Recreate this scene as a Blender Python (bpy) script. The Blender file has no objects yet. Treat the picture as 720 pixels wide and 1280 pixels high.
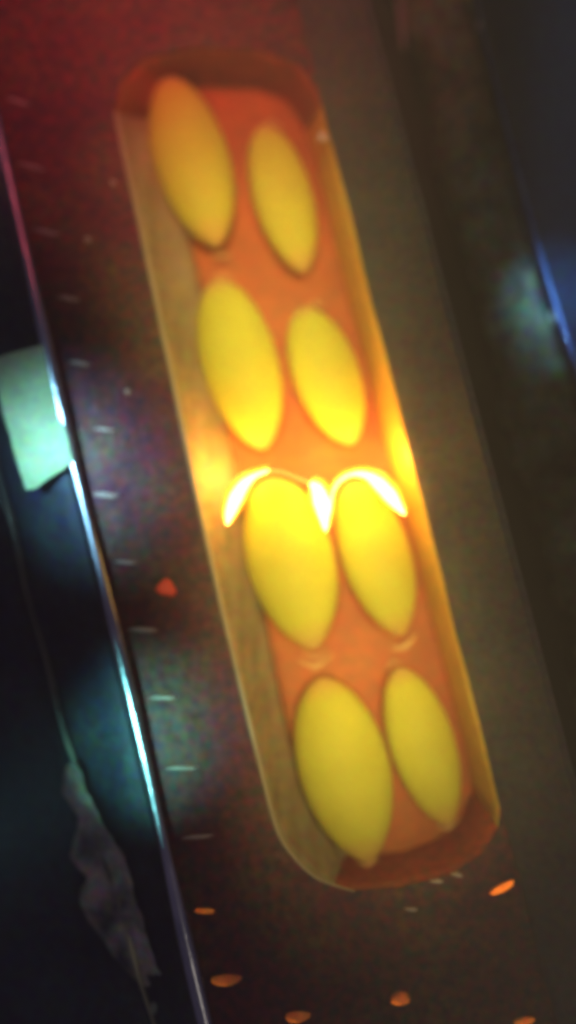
import bpy, bmesh, math, random
from mathutils import Vector, Matrix, noise
from mathutils.geometry import tessellate_polygon

random.seed(7)
S = bpy.context.scene
COL = S.collection

# ------------------------------------------------------------------ camera
D = 0.35                      # metres from the lens to the lid surface
F = D / 0.00027               # focal length in photograph pixels (720 x 1280)
TILT = math.radians(5.4)
CAM = Vector((0, -D * math.sin(TILT), D * math.cos(TILT)))
cd = bpy.data.cameras.new('camera')
cam = bpy.data.objects.new('camera', cd)
COL.objects.link(cam)
cam.location = CAM
cam.rotation_euler = (TILT, 0, 0)
cd.sensor_fit = 'VERTICAL'
cd.sensor_height = 24
cd.lens = 24 * F / 1280
cd.clip_start = 0.01
cd.clip_end = 20
cd.dof.use_dof = True
cd.dof.focus_distance = D - 0.026
cd.dof.aperture_fstop = 0.85
S.camera = cam
RC = Matrix.Rotation(TILT, 3, 'X')


def P(px, py, z=0.0):
    """world point at height z on the sight line of a photograph pixel"""
    d = RC @ Vector(((px - 360) / F, (640 - py) / F, -1))
    return CAM + d * ((z - CAM.z) / d.z)


MM = 0.00027                  # one photograph pixel at the lid, in metres

# ------------------------------------------------------------------ world, light, exposure
w = bpy.data.worlds.new('World')
S.world = w
w.use_nodes = True
w.node_tree.nodes['Background'].inputs[0].default_value = (0.44, 0.38, 0.70, 1)
w.node_tree.nodes['Background'].inputs[1].default_value = 0.09

vs = S.view_settings
vs.view_transform = 'Standard'
vs.look = 'None'
vs.exposure = 0
vs.gamma = 1
S.cycles.use_denoising = True
S.cycles.filter_width = 3.8
S.cycles.max_bounces = 10


def area(name, loc, target, sx, sy, power, color, spread=180, roll=0):
    l = bpy.data.lights.new(name, 'AREA')
    l.shape = 'RECTANGLE'
    l.size, l.size_y = sx, sy
    l.energy = power
    l.color = color
    l.spread = math.radians(spread)
    o = bpy.data.objects.new(name, l)
    COL.objects.link(o)
    o.location = loc
    zz = (Vector(loc) - Vector(target)).normalized()
    yy = Vector((-math.sin(roll), math.cos(roll), 0))       # long side of the lamp along the box
    yy = (yy - zz * yy.dot(zz)).normalized()
    o.rotation_euler = Matrix((yy.cross(zz), yy, zz)).transposed().to_euler()
    return o


def mirror_spot(px, py, z, axis, dist, up):
    """where a lamp must stand for a long round bead to glint at that point"""
    q = P(px, py, z)
    v = (CAM - q).normalized()
    a = axis.normalized()
    n = (up - a * up.dot(a)).normalized()
    return q, q + (2 * n.dot(v) * n - v) * dist


TRAY_C = P(385, 600, -0.01)
ANG = math.atan(0.235)        # the box lies turned by this much in the photograph
area('tray_fill_beam', TRAY_C + Vector((0.02, 0.0, 0.75)), TRAY_C, 0.02, 0.225, 0.069, (1.0, 0.82, 0.31), 10, ANG)  # unseen beam added to brighten the eggs and tray
area('warm_fill', (0.16, -0.24, 0.36), (0.10, -0.06, 0), 0.08, 0.08, 0.045, (1.0, 0.86, 0.70))  # added warm fill, grades the rail and plate
BEAD_AX = P(250, 1260, 0.004) - P(0, 190, 0.004)
UP = Vector((-0.15, 0, 1))
q1, l1 = mirror_spot(93, 580, 0.005, BEAD_AX, 0.30, UP)
area('cool_glint', l1, q1, 0.010, 0.032, 0.016, (0.30, 0.70, 1.0), 12, ANG)  # added cool source, placed so the bead glints here
q2, l2 = mirror_spot(173, 925, 0.005, BEAD_AX, 0.30, UP)
area('cyan_glint', l2, q2, 0.009, 0.012, 0.0085, (0.25, 1.0, 1.0), 12, ANG)  # added cyan source for the lower bead glint and its pool
t3 = P(190, -30, 0)
area('red_fill', t3 + Vector((-0.02, 0.06, 0.4)), t3, 0.03, 0.03, 0.045, (1.0, 0.09, 0.12), 32)  # unseen red source added to tint the top of the plate
l4 = P(704, 365, 0)
area('blue_fill', l4 + Vector((-0.07, 0.02, 0.28)), l4, 0.01, 0.01, 0.0045, (0.2, 0.5, 1.0), 9)  # added blue source that brightens the board's edge


# ------------------------------------------------------------------ helpers
def mat(name, c1, c2=None, scale=60, rough=0.5, bump=0.0, bscale=400, spec=0.5, grain=0.0, sss=0.0,
        sss_r=(1, .5, .2), metal=0.0, trans=0.0, coat=0.0, stretch=(1, 1, 1)):
    m = bpy.data.materials.new(name)
    m.use_nodes = True
    nt = m.node_tree
    b = nt.nodes['Principled BSDF']
    N = nt.nodes.new
    L = nt.links.new
    tc = N('ShaderNodeTexCoord')
    mp = N('ShaderNodeMapping')
    mp.inputs['Scale'].default_value = stretch
    L(tc.outputs['Object'], mp.inputs['Vector'])
    n = N('ShaderNodeTexNoise')
    n.inputs['Scale'].default_value = scale
    n.inputs['Detail'].default_value = 4
    L(mp.outputs[0], n.inputs['Vector'])
    r = N('ShaderNodeValToRGB')
    r.color_ramp.elements[0].position = 0.35
    r.color_ramp.elements[1].position = 0.68
    r.color_ramp.elements[0].color = (*c1, 1)
    r.color_ramp.elements[1].color = (*(c2 or c1), 1)
    L(n.outputs['Fac'], r.inputs['Fac'])
    out = r.outputs['Color']
    if grain:
        g = N('ShaderNodeTexNoise')
        g.inputs['Scale'].default_value = 330
        g.inputs['Detail'].default_value = 1.5
        L(tc.outputs['Object'], g.inputs['Vector'])
        x = N('ShaderNodeMix')
        x.data_type = 'RGBA'
        x.blend_type = 'MULTIPLY'
        x.inputs['Factor'].default_value = grain
        L(out, x.inputs['A'])
        vm = N('ShaderNodeVectorMath')
        vm.operation = 'MULTIPLY_ADD'
        vm.inputs[1].default_value = (4.4, 4.4, 4.4)
        vm.inputs[2].default_value = (-1.2, -1.2, -1.2)
        L(g.outputs['Color'], vm.inputs[0])
        L(vm.outputs[0], x.inputs['B'])
        out = x.outputs['Result']
    L(out, b.inputs['Base Color'])
    b.inputs['Roughness'].default_value = rough
    b.inputs['Specular IOR Level'].default_value = spec
    b.inputs['Metallic'].default_value = metal
    b.inputs['Transmission Weight'].default_value = trans
    b.inputs['Coat Weight'].default_value = coat
    if sss:
        b.inputs['Subsurface Weight'].default_value = sss
        b.inputs['Subsurface Radius'].default_value = sss_r
        b.inputs['Subsurface Scale'].default_value = 0.016
    if bump:
        h = N('ShaderNodeTexNoise')
        h.inputs['Scale'].default_value = bscale
        h.inputs['Detail'].default_value = 3
        L(mp.outputs[0], h.inputs['Vector'])
        bp = N('ShaderNodeBump')
        bp.inputs['Strength'].default_value = bump
        bp.inputs['Distance'].default_value = 0.002
        L(h.outputs['Fac'], bp.inputs['Height'])
        L(bp.outputs[0], b.inputs['Normal'])
    return m


def glow(name, color, strength):
    m = bpy.data.materials.new(name)
    m.use_nodes = True
    b = m.node_tree.nodes['Principled BSDF']
    b.inputs['Base Color'].default_value = (*color, 1)
    b.inputs['Emission Color'].default_value = (*color, 1)
    b.inputs['Emission Strength'].default_value = strength
    return m


def thing(name, label, cat, loc, group=None):
    o = bpy.data.objects.new(name, None)
    COL.objects.link(o)
    o.empty_display_size = 0.01
    o.location = loc
    o['label'] = label
    o['category'] = cat
    if group:
        o['group'] = group
    return o


ORIG = {}


def mesh_obj(name, verts, faces, m, parent=None, smooth=False, label=None, cat=None, group=None, kind=None):
    verts = [Vector(v) for v in verts]
    if parent is not None:
        org = ORIG.get(parent.name, Vector((0, 0, 0)))
        if parent.parent is None:
            org = Vector(parent.location)
        ORIG_child = org
    else:
        lo = Vector((min(v.x for v in verts), min(v.y for v in verts), min(v.z for v in verts)))
        hi = Vector((max(v.x for v in verts), max(v.y for v in verts), max(v.z for v in verts)))
        org = (lo + hi) / 2
        org.z = lo.z
        ORIG_child = org
    me = bpy.data.meshes.new(name)
    me.from_pydata([v - org for v in verts], [], faces)
    bm = bmesh.new()
    bm.from_mesh(me)
    bmesh.ops.remove_doubles(bm, verts=bm.verts, dist=1e-7)
    bmesh.ops.recalc_face_normals(bm, faces=bm.faces)
    bm.to_mesh(me)
    bm.free()
    if smooth:
        for p in me.polygons:
            p.use_smooth = True
    me.materials.append(m)
    o = bpy.data.objects.new(name, me)
    COL.objects.link(o)
    if parent is not None:
        o.parent = parent
    else:
        o.location = org
    ORIG[o.name] = ORIG_child
    if label:
        o['label'] = label
    if cat:
        o['category'] = cat
    if group:
        o['group'] = group
    if kind:
        o['kind'] = kind
    return o


def bevel(o, width, seg=2):
    b = o.modifiers.new('bevel', 'BEVEL')
    b.width = width
    b.segments = seg
    b.limit_method = 'ANGLE'
    return o


def prism(top, bottom):
    """closed solid between two outlines with the same number of points (lists of world points)"""
    n = len(top)
    v = list(top) + list(bottom)
    f = [tuple(range(n)), tuple(reversed(range(n, 2 * n)))]
    for i in range(n):
        j = (i + 1) % n
        f.append((i, i + n, j + n, j))
    return v, f


def slab(pix, z1, z0):
    top = [P(x, y, z1) for x, y in pix]
    bot = [Vector((p.x, p.y, z0)) for p in top]
    return prism(top, bot)


def tube(pts, radii, n=14, flat=1.0):
    pts = [Vector(p) for p in pts]
    if not isinstance(radii, (list, tuple)):
        radii = [radii] * len(pts)
    v, f = [], []
    for i, p in enumerate(pts):
        a = pts[max(i - 1, 0)]
        b = pts[min(i + 1, len(pts) - 1)]
        t = (b - a).normalized()
        s = t.cross(Vector((0, 0, 1))).normalized()
        u = s.cross(t)
        for k in range(n):
            an = 2 * math.pi * k / n
            v.append(p + s * math.cos(an) * radii[i] + u * math.sin(an) * radii[i] * flat)
    for i in range(len(pts) - 1):
        for k in range(n):
            k2 = (k + 1) % n
            f.append((i * n + k, i * n + k2, (i + 1) * n + k2, (i + 1) * n + k))
    f.append(tuple(range(n)))
    f.append(tuple((len(pts) - 1) * n + k for k in range(n)))
    return v, f


def smooth_path(pts, rad, sub=5):
    """Catmull-Rom through points and radii"""
    q, r = [], []
    n = len(pts)
    for i in range(n - 1):
        p0, p1, p2, p3 = pts[max(i - 1, 0)], pts[i], pts[i + 1], pts[min(i + 2, n - 1)]
        for k in range(sub):
            t = k / sub
            q.append(0.5 * ((2 * p1) + (p2 - p0) * t + (2 * p0 - 5 * p1 + 4 * p2 - p3) * t * t + (3 * p1 - p0 - 3 * p2 + p3) * t ** 3))
            r.append(rad[i] + (rad[i + 1] - rad[i]) * t)
    q.append(pts[-1])
    r.append(rad[-1])
    return q, r


def dense(poly, step=24):
    out = []
    for i, a in enumerate(poly):
        b = poly[(i + 1) % len(poly)]
        k = max(1, int(math.hypot(b[0] - a[0], b[1] - a[1]) / step))
        for j in range(k):
            out.append((a[0] + (b[0] - a[0]) * j / k, a[1] + (b[1] - a[1]) * j / k))
    return out


# ------------------------------------------------------------------ materials
M_table = mat('table_dark', (0.006, 0.005, 0.008), (0.012, 0.008, 0.012), 20, 0.7)
M_house = mat('maroon_plastic', (0.12, 0.012, 0.030), (0.15, 0.070, 0.034), 34, 0.45, 0.2, 160, 0.22, 0.7)
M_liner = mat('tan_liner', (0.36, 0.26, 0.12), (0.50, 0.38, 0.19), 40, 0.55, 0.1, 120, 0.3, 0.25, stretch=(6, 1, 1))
M_rim = mat('tan_rim', (0.48, 0.38, 0.20), (0.60, 0.48, 0.27), 90, 0.4, 0.1, 200, 0.4)
M_lit_wall = mat('lit_amber_wall', (0.78, 0.46, 0.06), (0.85, 0.55, 0.09), 40, 0.4, 0.05, 120, 0.4, 0.15)  # lamp glow on this side put into a brighter wall colour
M_end = mat('brown_end_wall', (0.36, 0.07, 0.035), (0.48, 0.11, 0.045), 40, 0.55, 0.15, 120, 0.25, 0.35)
M_floor = mat('orange_tray', (0.46, 0.115, 0.020), (0.56, 0.16, 0.028), 45, 0.55, 0.12, 90, 0.2, 0.2)
M_rail = mat('grey_rail', (0.085, 0.07, 0.068), (0.13, 0.115, 0.08), 30, 0.5, 0.15, 200, 0.3, 0.3)
M_egg = mat('egg_shell', (0.70, 0.63, 0.055), (0.77, 0.71, 0.07), 50, 0.6, 0.03, 300, 0.12, 0.0, 0.9, (1, .7, .15))
nt = M_egg.node_tree
bs = nt.nodes['Principled BSDF']
src = bs.inputs['Base Color'].links[0].from_socket
tcn = nt.nodes.new('ShaderNodeTexCoord')
sx = nt.nodes.new('ShaderNodeSeparateXYZ')
nt.links.new(tcn.outputs['Generated'], sx.inputs[0])
tip = nt.nodes.new('ShaderNodeValToRGB')          # lamp's orange rim light painted into both tips as peach
e = tip.color_ramp.elements
e[0].position, e[0].color = 0.0, (0.9, 0.9, 0.9, 1)
e[1].position, e[1].color = 1.0, (0.9, 0.9, 0.9, 1)
for pos in (0.17, 0.88):
    k = e.new(pos)
    k.color = (0, 0, 0, 1)
nt.links.new(sx.outputs['X'], tip.inputs['Fac'])
mx = nt.nodes.new('ShaderNodeMix')
mx.data_type = 'RGBA'
nt.links.new(tip.outputs['Color'], mx.inputs['Factor'])
nt.links.new(src, mx.inputs['A'])
mx.inputs['B'].default_value = (0.82, 0.42, 0.12, 1)
nt.links.new(mx.outputs['Result'], bs.inputs['Base Color'])
M_bead = mat('glossy_bead', (0.40, 0.42, 0.46), (0.62, 0.62, 0.64), 70, 0.2, 0.07, 180, 0.8, metal=0.9)
M_ridge = mat('dull_ridge', (0.12, 0.13, 0.10), (0.5, 0.5, 0.28), 30, 0.3, 0.1, 180, 0.5, metal=0.5)
M_lid = mat('blue_black_lid', (0.012, 0.018, 0.038), (0.045, 0.072, 0.070), 24, 0.55, 0.3, 120, 0.25, 0.5)
M_reflection = mat('mint_reflection', (0.46, 0.62, 0.30), (0.60, 0.76, 0.40), 75, 0.8, 0.1, 300, 0.2, 0.15)
M_rib = mat('pale_rib', (0.64, 0.48, 0.36), (0.78, 0.6, 0.44), 200, 0.3, spec=0.6)
M_facet = mat('copper_glint', (0.85, 0.30, 0.12), (0.95, 0.42, 0.16), 150, 0.36, spec=0.6, grain=0.2, metal=1.0)
M_glint = mat('pale_glint', (0.65, 0.55, 0.42), (0.75, 0.65, 0.5), 150, 0.3)
M_sheen = mat('pale_sheen', (0.04, 0.05, 0.05), (0.62, 0.60, 0.42), 70, 0.4, 0.1, 200, 0.5, 0.4)
M_mat = mat('mottled_pile', (0.010, 0.007, 0.010), (0.34, 0.40, 0.20), 34, 0.9, 0.6, 250, 0.1, 0.8)
M_navy = mat('navy_board', (0.008, 0.026, 0.050), (0.014, 0.045, 0.070), 20, 0.7, 0.1, 120, 0.15, 0.5)
M_edge = mat('blue_edge', (0.02, 0.08, 0.30), (0.10, 0.20, 0.38), 60, 0.2, 0.1, 120, 0.6)
M_lint = mat('lint', (0.35, 0.36, 0.25), (0.5, 0.5, 0.35), 300, 0.9)
M_glow = glow('lamp_glow', (1.0, 0.62, 0.12), 11)
M_wire = glow('wire_glow', (1.0, 0.50, 0.08), 1.0)
M_fringe = glow('fringe_glow', (1.0, 0.52, 0.03), 1.5)
M_holder = mat('lamp_holder', (0.5, 0.3, 0.08), (0.55, 0.33, 0.09), 60, 0.4)
M_red = glow('red_indicator', (1.0, 0.09, 0.03), 0.16)

# ------------------------------------------------------------------ the table below everything
T = 0.55
mesh_obj('table_top', *prism([Vector((-T, -T, -0.06)), Vector((T, -T, -0.06)), Vector((T, T, -0.06)), Vector((-T, T, -0.06))],
                             [Vector((-T, -T, -0.08)), Vector((T, -T, -0.08)), Vector((T, T, -0.08)), Vector((-T, T, -0.08))]),
         M_table, kind='structure')

# ------------------------------------------------------------------ the incubator box
FZ = -0.022                   # height of the tray floor
inc = thing('egg_incubator', 'dark maroon box with a long lit orange tray of eggs sunk in its top', 'incubator', (0, 0, -0.06))


def bead_x(y):
    return -42 + 0.2343 * y


def rail_in(y):
    return 370 + 0.2547 * y


def rail_out(y):
    return 464 + 0.2625 * y


open_top = [(141, 140), (190, 365), (256, 680), (318, 940), (341, 1030), (362, 1068), (395, 1098), (440, 1114), (500, 1110),
            (560, 1095), (602, 1068), (624, 1035), (626, 1008), (604, 920), (518, 580), (457, 340), (410, 155),
            (396, 110), (372, 78), (320, 60), (240, 58), (180, 72), (150, 100)]
open_floor = [(205, 150), (254, 370), (312, 680), (362, 920), (378, 985), (392, 1020), (416, 1052), (455, 1070), (505, 1066),
              (548, 1050), (575, 1025), (590, 990), (588, 965), (568, 880), (486, 570), (424, 325), (388, 180),
              (378, 150), (358, 125), (318, 110), (262, 106), (225, 112), (210, 128)]


def dense_pair(a, b, step=22):
    oa, ob = [], []
    n = len(a)
    for i in range(n):
        j = (i + 1) % n
        k = max(1, int(math.hypot(a[j][0] - a[i][0], a[j][1] - a[i][1]) / step))
        for s in range(k):
            t = s / k
            oa.append((a[i][0] + (a[j][0] - a[i][0]) * t, a[i][1] + (a[j][1] - a[i][1]) * t))
            ob.append((b[i][0] + (b[j][0] - b[i][0]) * t, b[i][1] + (b[j][1] - b[i][1]) * t))
    return oa, ob


# housing: one plate with the opening cut through it
outer = [(bead_x(-260), -260), (bead_x(1560), 1560), (rail_out(1560) - 10, 1560), (rail_out(-260) - 10, -260)]
o_top = [P(x, y, 0) for x, y in outer]
h_top = [P(x, y, 0) for x, y in open_top]
loops = [[p for p in o_top], [p for p in h_top]]
tri = tessellate_polygon(loops)
allp = o_top + h_top
nv = len(allp)
v = allp + [Vector((p.x, p.y, -0.004)) for p in allp]
f = [tuple(t) for t in tri] + [tuple(i + nv for i in reversed(t)) for t in tri]
no = len(o_top)
for i in range(no):
    j = (i + 1) % no
    f.append((i, i + nv, j + nv, j))
for i in range(len(h_top)):
    j = (i + 1) % len(h_top)
    f.append((no + i, no + j, no + j + nv, no + i + nv))
mesh_obj('top_plate', v, f, M_house, inc)
# body under the plate: four side walls
for a, b in ((0, 1), (1, 2), (2, 3), (3, 0)):
    c = sum(o_top, Vector()) / 4
    pa, pb = o_top[a], o_top[b]
    ins = lambda p: p + (c - p) * 0.02
    quad = [pa + (c - pa) * 0.003, pb + (c - pb) * 0.003, ins(pb), ins(pa)]
    mesh_obj('side_panel', *prism([Vector((p.x, p.y, -0.0045)) for p in quad], [Vector((p.x, p.y, -0.0595)) for p in quad]), M_house, inc)

# sloping liner wall round the tray, cut into the tan long side, the amber long side and the two ends
ot, of = dense_pair(open_top, open_floor)
n = len(ot)


def side_of(i):
    x, y = ot[i]
    if y < 135:
        return 'top'
    if y > (1100 if x < 470 else 1040):
        return 'bottom'
    return 'left' if x < 0.5 * (rail_in(y) + 80 + 0.235 * y + 30) else 'right'


runs = []
for i in range(n):
    s = side_of(i)
    if runs and runs[-1][0] == s:
        runs[-1][1].append(i)
    else:
        runs.append((s, [i]))
if runs[0][0] == runs[-1][0]:
    runs[0] = (runs[0][0], runs[-1][1] + runs[0][1])
    runs.pop()
names = {'left': ('liner_wall', M_liner, 'tan long side of the tray'), 'right': ('liner_wall', M_lit_wall, 'bright amber long side of the tray'),
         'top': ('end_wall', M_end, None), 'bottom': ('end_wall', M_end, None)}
for s, idx in runs:
    idx = idx + [(idx[-1] + 1) % n]
    rows = 6
    v, f = [], []
    for i in idx:
        a = P(*ot[i], -0.001)
        b = P(*of[i], FZ)
        for r in range(rows + 1):
            t = r / rows
            p = a.lerp(b, t)
            # a step half way down and a rounded foot
            p.z = a.z + (b.z - a.z) * (t ** 0.8)
            v.append(p)
    R1 = rows + 1
    for k in range(len(idx) - 1):
        for r in range(rows):
            f.append((k * R1 + r, (k + 1) * R1 + r, (k + 1) * R1 + r + 1, k * R1 + r + 1))
    nm, m, lb = names[s]
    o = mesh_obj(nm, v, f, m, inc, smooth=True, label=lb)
    sm = o.modifiers.new('thickness', 'SOLIDIFY')
    sm.thickness = 0.0012
    sm.offset = 0

pts, rad = smooth_path([P(x + 3, y, 0.0004) for x, y in open_top[:8]], [2 * MM, 3.2 * MM, 3.4 * MM, 3.4 * MM, 3 * MM, 2.6 * MM, 2 * MM, 0.8 * MM], 8)
mesh_obj('liner_rim', *tube(pts, rad, 10), M_rim, inc, smooth=True)

# ---- eggs (first their numbers: the tray floor is hollowed under each)
EGGS = [  # top end, lower end, width in photograph pixels, label
    ((209, 97), (272, 309), 98, 'yellow egg at the far upper left of the lit tray, beside the tan wall'),
    ((328, 156), (380, 342), 78, 'small slim yellow egg in the upper right corner of the tray, its lower tip pointed'),
    ((271, 350), (330, 562), 98, 'yellow egg lying just above the left end of the glowing lamp'),
    ((377, 384), (440, 556), 86, 'short amber egg just above the right arch of the glowing lamp, near the amber wall'),
    ((336, 597), (393, 813), 110, 'big yellow egg with the left arch of the glowing lamp round its head'),
    ((440, 600), (502, 796), 88, 'amber egg with the right arch of the glowing lamp round its head'),
    ((400, 847), (462, 1079), 112, 'largest yellow egg, at the bottom end of the tray beside the tan wall'),
    ((497, 834), (561, 1033), 82, 'slim yellow egg with a bright upper tip at the lower right end of the tray'),
]
egg_info = []
for A, B, wpx, lb in EGGS:
    r = wpx / 2 * MM * 1.03
    zc = FZ + r * 0.68 * 0.86
    a, b = P(*A, zc), P(*B, zc)
    c = (a + b) / 2
    half = (b - a).length / 2
    egg_info.append((c, half, r, math.atan2((a - b).y, (a - b).x), lb))


def hollow(p):
    d = 0.0
    for c, half, r, an, lb in egg_info:
        q = Vector((p.x - c.x, p.y - c.y))
        ca, sa = math.cos(an), math.sin(an)
        u, vv = q.x * ca + q.y * sa, -q.x * sa + q.y * ca
        e = math.sqrt((u / (half * 1.0)) ** 2 + (vv / (r * 1.0)) ** 2)
        if e < 1:
            d = max(d, 0.0042 * (1 - e * e) ** 0.8)
    return d


# tray floor: grid inside the floor outline, hollowed into egg cups
rows, cols = 150, 56
floor_l = [(205, 128), (254, 370), (312, 680), (362, 920), (396, 1064)]


def at_y(line, y):
    for (x0, y0), (x1, y1) in zip(line, line[1:]):
        if y <= y1 or (x1, y1) == line[-1]:
            return x0 + (x1 - x0) * (y - y0) / (y1 - y0)


v, f = [], []
for i in range(rows + 1):
    y = 98 + (1078 - 98) * i / rows
    xl = 176 + 0.2263 * y - 26
    xr = 340 + 0.2561 * y + 6
    for k in range(cols + 1):
        x = xl + (xr - xl) * k / cols
        p = P(x, y, FZ)
        p.z = FZ + 0.0003 - hollow(p) + 0.0004 * noise.noise(Vector((p.x * 90, p.y * 90, 3)))
        v.append(p)
C1 = cols + 1
for i in range(rows):
    for k in range(cols):
        f.append((i * C1 + k, i * C1 + k + 1, (i + 1) * C1 + k + 1, (i + 1) * C1 + k))
mesh_obj('tray_floor', v, f, M_floor, inc, smooth=True)

# the eggs themselves
for c, half, r, an, lb in egg_info:
    nu, nvv = 40, 32
    v, f = [], []
    for i in range(nu + 1):
        ph = math.pi * i / nu
        t = -math.cos(ph)
        rr = r * max(0.0, 1 - t * t) ** (0.62 - 0.05 * t) * (1 + 0.05 * t)
        for k in range(nvv):
            g = 2 * math.pi * k / nvv
            p = Vector((t * half, rr * math.cos(g), 0.68 * rr * math.sin(g)))
            p *= 1 + 0.012 * noise.noise(p * 60 + c * 300)
            v.append(p)
    for i in range(nu):
        for k in range(nvv):
            k2 = (k + 1) % nvv
            f.append((i * nvv + k, i * nvv + k2, (i + 1) * nvv + k2, (i + 1) * nvv + k))
    o = mesh_obj('egg', v, f, M_egg, smooth=True, label=lb, cat='egg', group='eggs in the lit tray')
    o.location = Vector((c.x, c.y, c.z - 0.68 * r))
    o.rotation_euler = (0, 0, an)

# glints on the cup lips, put into colour as pale raised arcs
lip_glints = [((264, 350), (278, 344), (294, 350), 1.4), ((382, 383), (394, 378), (407, 384), 1.3), ((327, 158), (341, 152), (355, 163), 1.4),
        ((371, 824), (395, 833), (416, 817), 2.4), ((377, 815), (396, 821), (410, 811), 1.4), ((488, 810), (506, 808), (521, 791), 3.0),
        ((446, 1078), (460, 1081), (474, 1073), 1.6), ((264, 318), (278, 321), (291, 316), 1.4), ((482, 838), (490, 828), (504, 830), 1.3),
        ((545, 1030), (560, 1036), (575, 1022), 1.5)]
M_lip_glint = mat('lip_glint', (0.90, 0.55, 0.18), (0.95, 0.62, 0.22), 100, 0.22, spec=0.7)
for a, b, c, rpx in lip_glints:
    zz = FZ + 0.006
    pts, rad = smooth_path([P(*a, zz), P(*b, zz + 0.0008), P(*c, zz)], [0.5 * MM, 1.4 * rpx * MM, 0.5 * MM], 8)
    mesh_obj('lip_glint', *tube(pts, rad, 10), M_lip_glint, inc, smooth=True)

# ------------------------------------------------------------------ the glowing lamp between the second and third row of eggs
lamp = thing('arched_lamp', 'white-hot glowing lamp arching round the heads of two middle eggs', 'lamp', P(395, 615, FZ))
LZ = 0.004
hot = [[(284, 656, 1.0), (288, 640, 6), (295, 622, 8), (305, 606, 6), (318, 595, 2.6), (336, 588, 0.9)],
       [(388, 604, 1.5), (396, 611, 7.0), (402, 628, 10), (405, 646, 6.5), (407, 664, 1.0)],
       [(412, 642, 1.0), (416, 616, 1.0), (425, 601, 1.2), (440, 593, 1.7), (458, 594, 3.8), (474, 605, 7.5), (488, 620, 8), (497, 632, 5), (506, 643, 1.0)]]
wires = [[(336, 588), (352, 590), (370, 597), (388, 604)]]
for name, sets, m in (('glow_tube', hot, M_glow), ('glow_wire', [[(x, y, 1.5) for x, y in w_] for w_ in wires], M_wire)):
    for arch in sets:
        pts, rad = smooth_path([P(x, y, LZ) for x, y, r in arch], [r * MM for x, y, r in arch], 6)
        mesh_obj(name, *tube(pts, rad, 14), m, lamp, smooth=True)
for arch in hot:  # yellow fringe of the glow, built as a wider emissive tube below
    pts, rad = smooth_path([P(x, y - 2, LZ - 0.0045) for x, y, r in arch], [(r * 1.4 + 2.5) * MM for x, y, r in arch], 6)
    mesh_obj('glow_fringe', *tube(pts, rad, 14, 0.5), M_fringe, lamp, smooth=True)
for x, y in ((296, 584), (398, 578), (482, 574)):
    pl = bpy.data.lights.new('lamp_light', 'POINT')
    pl.energy = 0.025
    pl.color = (1.0, 0.52, 0.10)
    pl.shadow_soft_size = 0.004
    po = bpy.data.objects.new('lamp_light', pl)
    COL.objects.link(po)
    po.location = P(x, y, -0.005)
for x, y in ((300, 612), (401, 622), (480, 612)):
    p = P(x, y, LZ)
    mesh_obj('lamp_post', *tube([Vector((p.x, p.y, FZ + 0.0003)), Vector((p.x, p.y, (FZ + LZ) / 2)), Vector((p.x + 1e-5, p.y, LZ))], 0.0012, 10), M_holder, lamp)

# ------------------------------------------------------------------ grey rail along the right side, sloping towards the tray
ys = [-240 + 1780 * i / 40 for i in range(41)]
v, f = [], []
for y in ys:
    xi, xo = rail_in(y) + 1.5 * math.sin(y * 0.03), rail_out(y)
    a = P(xi, y, 0.0012)
    b = P(xi + 10, y, 0.003)
    c = P(xo - 10, y, 0.015)
    d = P(xo, y, 0.0135)
    v += [Vector((a.x, a.y, 0.0005)), a, b, c, d, Vector((d.x, d.y, -0.058))]
for i in range(len(ys) - 1):
    for k in range(6):
        k2 = (k + 1) % 6
        f.append((i * 6 + k, i * 6 + k2, (i + 1) * 6 + k2, (i + 1) * 6 + k))
f += [tuple(range(6)), tuple(len(v) - 6 + k for k in range(6))]
mesh_obj('side_rail', v, f, M_rail, inc, label='wide grey rail along the right of the tray')

# ------------------------------------------------------------------ pale ribs on the plate, left of the tray
ribs = [(22, 127, 12), (39, 208, 11), (58, 290, 8), (86, 373, 3), (100, 454, 2), (131, 537, 0), (133, 619, -1), (157, 703, -2), (178, 787, -3),
        (205, 872, -5), (228, 960, -6), (247, 1046, -10)]
for x, y, an in ribs:
    L2 = random.uniform(13, 21)
    fat = random.uniform(0.75, 1.25)
    ca, sa = math.cos(math.radians(an)), math.sin(math.radians(an))
    pts = [P(x + ca * t * L2, y + sa * t * L2 + 1.2 * math.sin(t * 2), 0.0006) for t in (-1, -0.5, 0, 0.5, 1)]
    mesh_obj('rib', *tube(pts, [k * fat * MM for k in (0.6, 2.0, 2.5, 2.1, 0.7)], 8), M_rib, inc, smooth=True)


def chip(name, x, y, w_, h_, an, m, parent, z=0.0, hz=0.0015, label=None, tip=0.0):
    """small bevelled wedge-shaped piece lying on the plate"""
    ca, sa = math.cos(math.radians(an)), math.sin(math.radians(an))
    top, bot = [], []
    N = 10
    for k in range(N):
        g = 2 * math.pi * k / N
        e = 1 + 0.18 * math.sin(3 * g + x)
        u, q = math.cos(g) * w_ / 2 * e, math.sin(g) * h_ / 2 * e
        px, py = x + u * ca - q * sa, y + u * sa + q * ca
        p = P(px, py, z)
        bot.append(p)
        pt = P(x + (px - x) * 0.72, y + (py - y) * 0.72, z)
        pt.z = z + hz + tip * (py - y) / max(h_, 1)
        top.append(pt)
    o = mesh_obj(name, *prism(top, bot), m, parent, label=label)
    return bevel(o, 0.0003)


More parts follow.
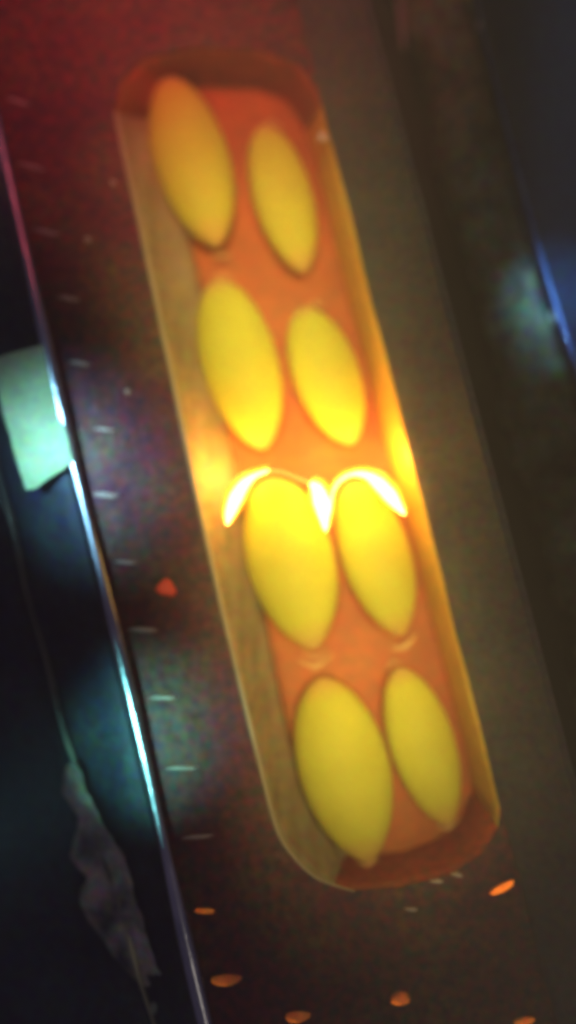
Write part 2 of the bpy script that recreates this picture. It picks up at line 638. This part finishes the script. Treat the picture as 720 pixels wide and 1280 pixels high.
def facet(name, x, y, w_, h_, an, m, parent):
    """low bright-metal clip added for a glint, its sloping face towards the tray lamp"""
    c = P(x, y, 0.0016)
    to_lamp = (P(400, 620, 0.006) - c).normalized()
    nrm = (to_lamp + (CAM - c).normalized()).normalized()
    ca, sa = math.cos(math.radians(an)), math.sin(math.radians(an))
    long_ = (P(x + ca * 10, y + sa * 10, 0.0016) - c).normalized()
    uu = (long_ - nrm * long_.dot(nrm)).normalized()
    ww = nrm.cross(uu)
    top, bot = [], []
    for k in range(14):
        g = 2 * math.pi * k / 14
        e = 1 + 0.06 * math.sin(3 * g + x)
        p = c + uu * math.cos(g) * w_ / 2 * MM * e + ww * math.sin(g) * h_ / 2 * MM * e
        p.z = max(p.z, 0.0003)
        top.append(p)
        bot.append(Vector((p.x, p.y, -0.0006)))
    bevel(mesh_obj(name, *prism(top, bot), m, parent), 0.0004, 3)


for x, y, w_, h_, an in ((283, 1225, 40, 17, -22), (500, 1248, 25, 22, -15), (372, 1271, 32, 17, -18), (655, 1277, 28, 12, 0), (628, 1110, 34, 12, -28), (256, 1139, 26, 8, -14)):
    facet('glint_facet', x, y, w_, h_, an, M_facet, inc)
for x, y, w_, h_, an in ((571, 1093, 17, 5, 12), (546, 1101, 18, 5, 2), (514, 1136, 18, 5, 4)):
    chip('glint_dash', x, y, w_, h_, an, M_glint, inc)  # white glints on the plate, put into colour as pale chips
for x, y, s in ((110, 300, 9), (142, 229, 8), (160, 490, 9), (403, 172, 16)):
    chip('screw', x, y, s, s * 0.8, 10, M_rib, inc)
chip('indicator_light', 208, 735, 26, 22, 20, M_red, inc, label='small red indicator light on the plate')

# ------------------------------------------------------------------ dark lid along the left side
lid = thing('hinged_lid', 'dark blue-black glossy lid edge with a pale mint reflection, left of the box', 'lid', P(20, 700, -0.06))
NL = 60
pts, rad = [], []
for i in range(NL + 1):
    y = -200 + 1700 * i / NL
    p = P(bead_x(y) + 1.5 * math.sin(y * 0.009), y, 0.003)
    pts.append(p)
    rad.append(MM * (7.0 + 1.5 * math.sin(y * 0.017) + max(0, (y - 950) / 110)))
mesh_obj('lid_edge', *tube(pts, rad, 16), M_bead, lid, smooth=True, label='shiny rounded edge of the lid')


def ridge_x(y):
    return -152 + 0.262 * y + 8 * math.sin(y * 0.006)


v, f = [], []
NS = 10
for i in range(NL + 1):
    y = -200 + 1700 * i / NL
    for k in range(NS + 1):
        t = k / NS
        x = bead_x(y) - 5 + (ridge_x(y) - bead_x(y)) * t
        z = 0.002 - 0.012 * t + 0.0015 * math.sin(t * 6)
        p = P(x, y, z)
        p.z += 0.0012 * noise.noise(Vector((p.x * 60, p.y * 25, 0)))
        v.append(p)
K = NS + 1
for i in range(NL):
    for k in range(NS):
        f.append((i * K + k, (i + 1) * K + k, (i + 1) * K + k + 1, i * K + k + 1))
o = mesh_obj('lid_panel', v, f, M_lid, lid, smooth=True)
sm = o.modifiers.new('thickness', 'SOLIDIFY')
sm.thickness = 0.002
sm.offset = -1
pts, rad = [], []
for i in range(NL + 1):
    y = -200 + 1700 * i / NL
    pts.append(P(ridge_x(y) + 1.5 * math.sin(y * 0.04), y, -0.0085))
    rad.append(MM * (3.0 + 1.2 * math.sin(y * 0.023)))
mesh_obj('lid_ridge', *tube(pts, rad, 12), M_ridge, lid, smooth=True)
# outer skirt of the lid
v, f = [], []
for i in range(NL + 1):
    y = -200 + 1700 * i / NL
    for k in range(NS + 1):
        t = k / NS
        p = P(ridge_x(y) - 300 * t, y, -0.010 - 0.03 * t)
        p.z += 0.003 * noise.noise(Vector((p.x * 40, p.y * 20, 5)))
        v.append(p)
for i in range(NL):
    for k in range(NS):
        f.append((i * K + k, (i + 1) * K + k, (i + 1) * K + k + 1, i * K + k + 1))
o = mesh_obj('lid_skirt', v, f, M_lid, lid, smooth=True)
sm = o.modifiers.new('thickness', 'SOLIDIFY')
sm.thickness = 0.002
sm.offset = -1

# mint reflection, built as a flat coloured patch over the lid panel
refl = [(-14, 452), (8, 442), (52, 432), (62, 455), (74, 498), (84, 545), (90, 578), (62, 598), (46, 610), (32, 612), (24, 590), (12, 545), (0, 500), (-10, 470)]
cx = sum(p[0] for p in refl) / len(refl)
cy = sum(p[1] for p in refl) / len(refl)
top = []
for x, y in dense(refl, 14):
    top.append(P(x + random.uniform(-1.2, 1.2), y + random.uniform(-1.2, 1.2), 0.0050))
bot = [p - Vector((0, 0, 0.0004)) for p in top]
mesh_obj('reflection_patch', *prism(top, bot), M_reflection, lid, label='pale mint reflection built as a flat patch')

# ------------------------------------------------------------------ pale reflections at the lower left, shaped as a crumpled strip
v, f = [], []
fl = [(84, 950, 10), (98, 985, 30), (112, 1015, 22), (128, 1042, 46), (143, 1064, 66), (152, 1090, 52), (160, 1120, 74), (172, 1160, 60), (186, 1205, 40), (206, 1232, 28), (226, 1256, 44), (245, 1290, 60), (258, 1330, 60)]
W = 10
fine = []
for (xa, ya, wa), (xb, yb, wb) in zip(fl, fl[1:]):
    for k in range(5):
        t = k / 5
        fine.append((xa + (xb - xa) * t, ya + (yb - ya) * t, wa + (wb - wa) * t))
fl = fine
for x, y, wd in fl:
    for k in range(W + 1):
        t = k / W
        wob = 6 * noise.noise(Vector((y * 0.045, t * 2, 2))) + 3 * noise.noise(Vector((y * 0.12, t * 2, 7)))
        p = P(x + 10 - wd * t + wob, y + 6 * t, -0.0045 - 0.006 * t ** 0.5 + 0.0012 * noise.noise(Vector((x * 0.03, y * 0.035, t * 3))))
        v.append(p)
K2 = W + 1
for i in range(len(fl) - 1):
    for k in range(W):
        f.append((i * K2 + k, (i + 1) * K2 + k, (i + 1) * K2 + k + 1, i * K2 + k + 1))
o = mesh_obj('pale_reflection', v, f, M_sheen, smooth=True, label='crumpled strip standing for pale reflections on the lid at lower left', cat='reflection stand-in')
sm = o.modifiers.new('thickness', 'SOLIDIFY')
sm.thickness = 0.0006
sb = o.modifiers.new('soften', 'SUBSURF')
sb.levels = sb.render_levels = 2

# ------------------------------------------------------------------ right side: mottled mat and the navy board beyond it


def board_x(y):
    return 594 + 0.262 * y + 0.00003 * y * y


v, f = [], []
R_, C_ = 150, 44
for i in range(R_ + 1):
    y = -200 + 1700 * i / R_
    x0 = rail_out(y) + 40 + 6 * math.sin(y * 0.02)
    x1 = 594 + 0.29 * y + 40 if y < 500 else 594 + 0.29 * 500 + 40 + (y - 500) * 0.35
    for k in range(C_ + 1):
        t = k / C_
        p = P(x0 + (x1 - x0) * t, y, -0.020)
        q = Vector((p.x, p.y, 0))
        p.z += -0.010 * (1 - min(1, t * 5)) ** 2 + 0.005 * noise.noise(q * 70) + 0.0030 * noise.noise(q * 190) + 0.0015 * noise.noise(q * 450)
        v.append(p)
K3 = C_ + 1
for i in range(R_):
    for k in range(C_):
        f.append((i * K3 + k, i * K3 + k + 1, (i + 1) * K3 + k + 1, (i + 1) * K3 + k))
o = mesh_obj('mottled_mat', v, f, M_mat, smooth=True, label='dark brown and olive mottled rough mat on the right beyond the rail', cat='mat')
sm = o.modifiers.new('thickness', 'SOLIDIFY')
sm.thickness = 0.003
sm.offset = -1

brd = thing('navy_board', 'dark navy board with a blue shining edge in the upper right corner', 'board', P(700, 200, -0.06))
bl = [(594, -120), (598, 0), (622, 108), (650, 220), (680, 330), (702, 400), (722, 460), (745, 540), (780, 640)]
top = [(x, y) for x, y in bl] + [(1000, 700), (1000, -120)]
bevel(mesh_obj('board_panel', *slab(top, -0.006, -0.058), M_navy, brd), 0.0015, 3)
bx, br = smooth_path([P(x - 1, y, -0.006) for x, y in bl], [MM * r for r in (1.2, 1.2, 1.6, 2.2, 3.4, 4.0, 3.4, 3, 3)], 6)
mesh_obj('edge_trim', *tube(bx, br, 12), M_edge, brd, smooth=True, label='shining blue edge of the board')

# pale lint and crumbs
for x, y, s, z, lb in ((692, 397, 20, -0.0135, 'pale crumb of lint at the foot of the blue shining edge'),
                       (599, 32, 12, -0.006, 'tiny pale crumb of lint beside the top of the navy board')):
    c = P(x, y, z)
    v, f = [], []
    nu, nk = 8, 10
    for i in range(nu + 1):
        ph = math.pi * i / nu
        for k in range(nk):
            g = 2 * math.pi * k / nk
            p = Vector((math.sin(ph) * math.cos(g) * 0.6, math.sin(ph) * math.sin(g), math.cos(ph) * 0.6))
            p *= 1 + 0.5 * noise.noise(p * 2 + c * 50)
            v.append(c + p * (s / 2 * MM))
    for i in range(nu):
        for k in range(nk):
            k2 = (k + 1) % nk
            f.append((i * nk + k, i * nk + k2, (i + 1) * nk + k2, (i + 1) * nk + k))
    mesh_obj('lint', v, f, M_lint, smooth=True, label=lb, cat='lint')
pts, rad = smooth_path([P(500, -10, -0.02), P(501, 15, -0.018), P(503, 40, -0.018), P(505, 62, -0.02)], [2 * MM, 4 * MM, 4 * MM, 2 * MM], 6)
mesh_obj('lint', *tube(pts, rad, 8, 0.6), M_lint, smooth=True, label='pale strand of lint in the dark gap at the top right of the rail', cat='lint')

# ------------------------------------------------------------------ added scattering haze that stands in for bloom round the lamp
hx, hb, ht = 0.62, -1.1, CAM.z + 0.04
hz = mesh_obj('haze', *prism([Vector((-hx, -hx, ht)), Vector((hx, -hx, ht)), Vector((hx, hx, ht)), Vector((-hx, hx, ht))],
                            [Vector((-hx, -hx, hb)), Vector((hx, -hx, hb)), Vector((hx, hx, hb)), Vector((-hx, hx, hb))]), M_lint, kind='stuff')
hm = bpy.data.materials.new('haze')
hm.use_nodes = True
hn = hm.node_tree
hn.nodes.remove(hn.nodes['Principled BSDF'])
pv = hn.nodes.new('ShaderNodeVolumePrincipled')
pv.inputs['Color'].default_value = (0.95, 0.85, 0.92, 1)
pv.inputs['Density'].default_value = 0.28
pv.inputs['Anisotropy'].default_value = 0.0
hn.links.new(pv.outputs[0], hn.nodes['Material Output'].inputs['Volume'])
hz.data.materials[0] = hm
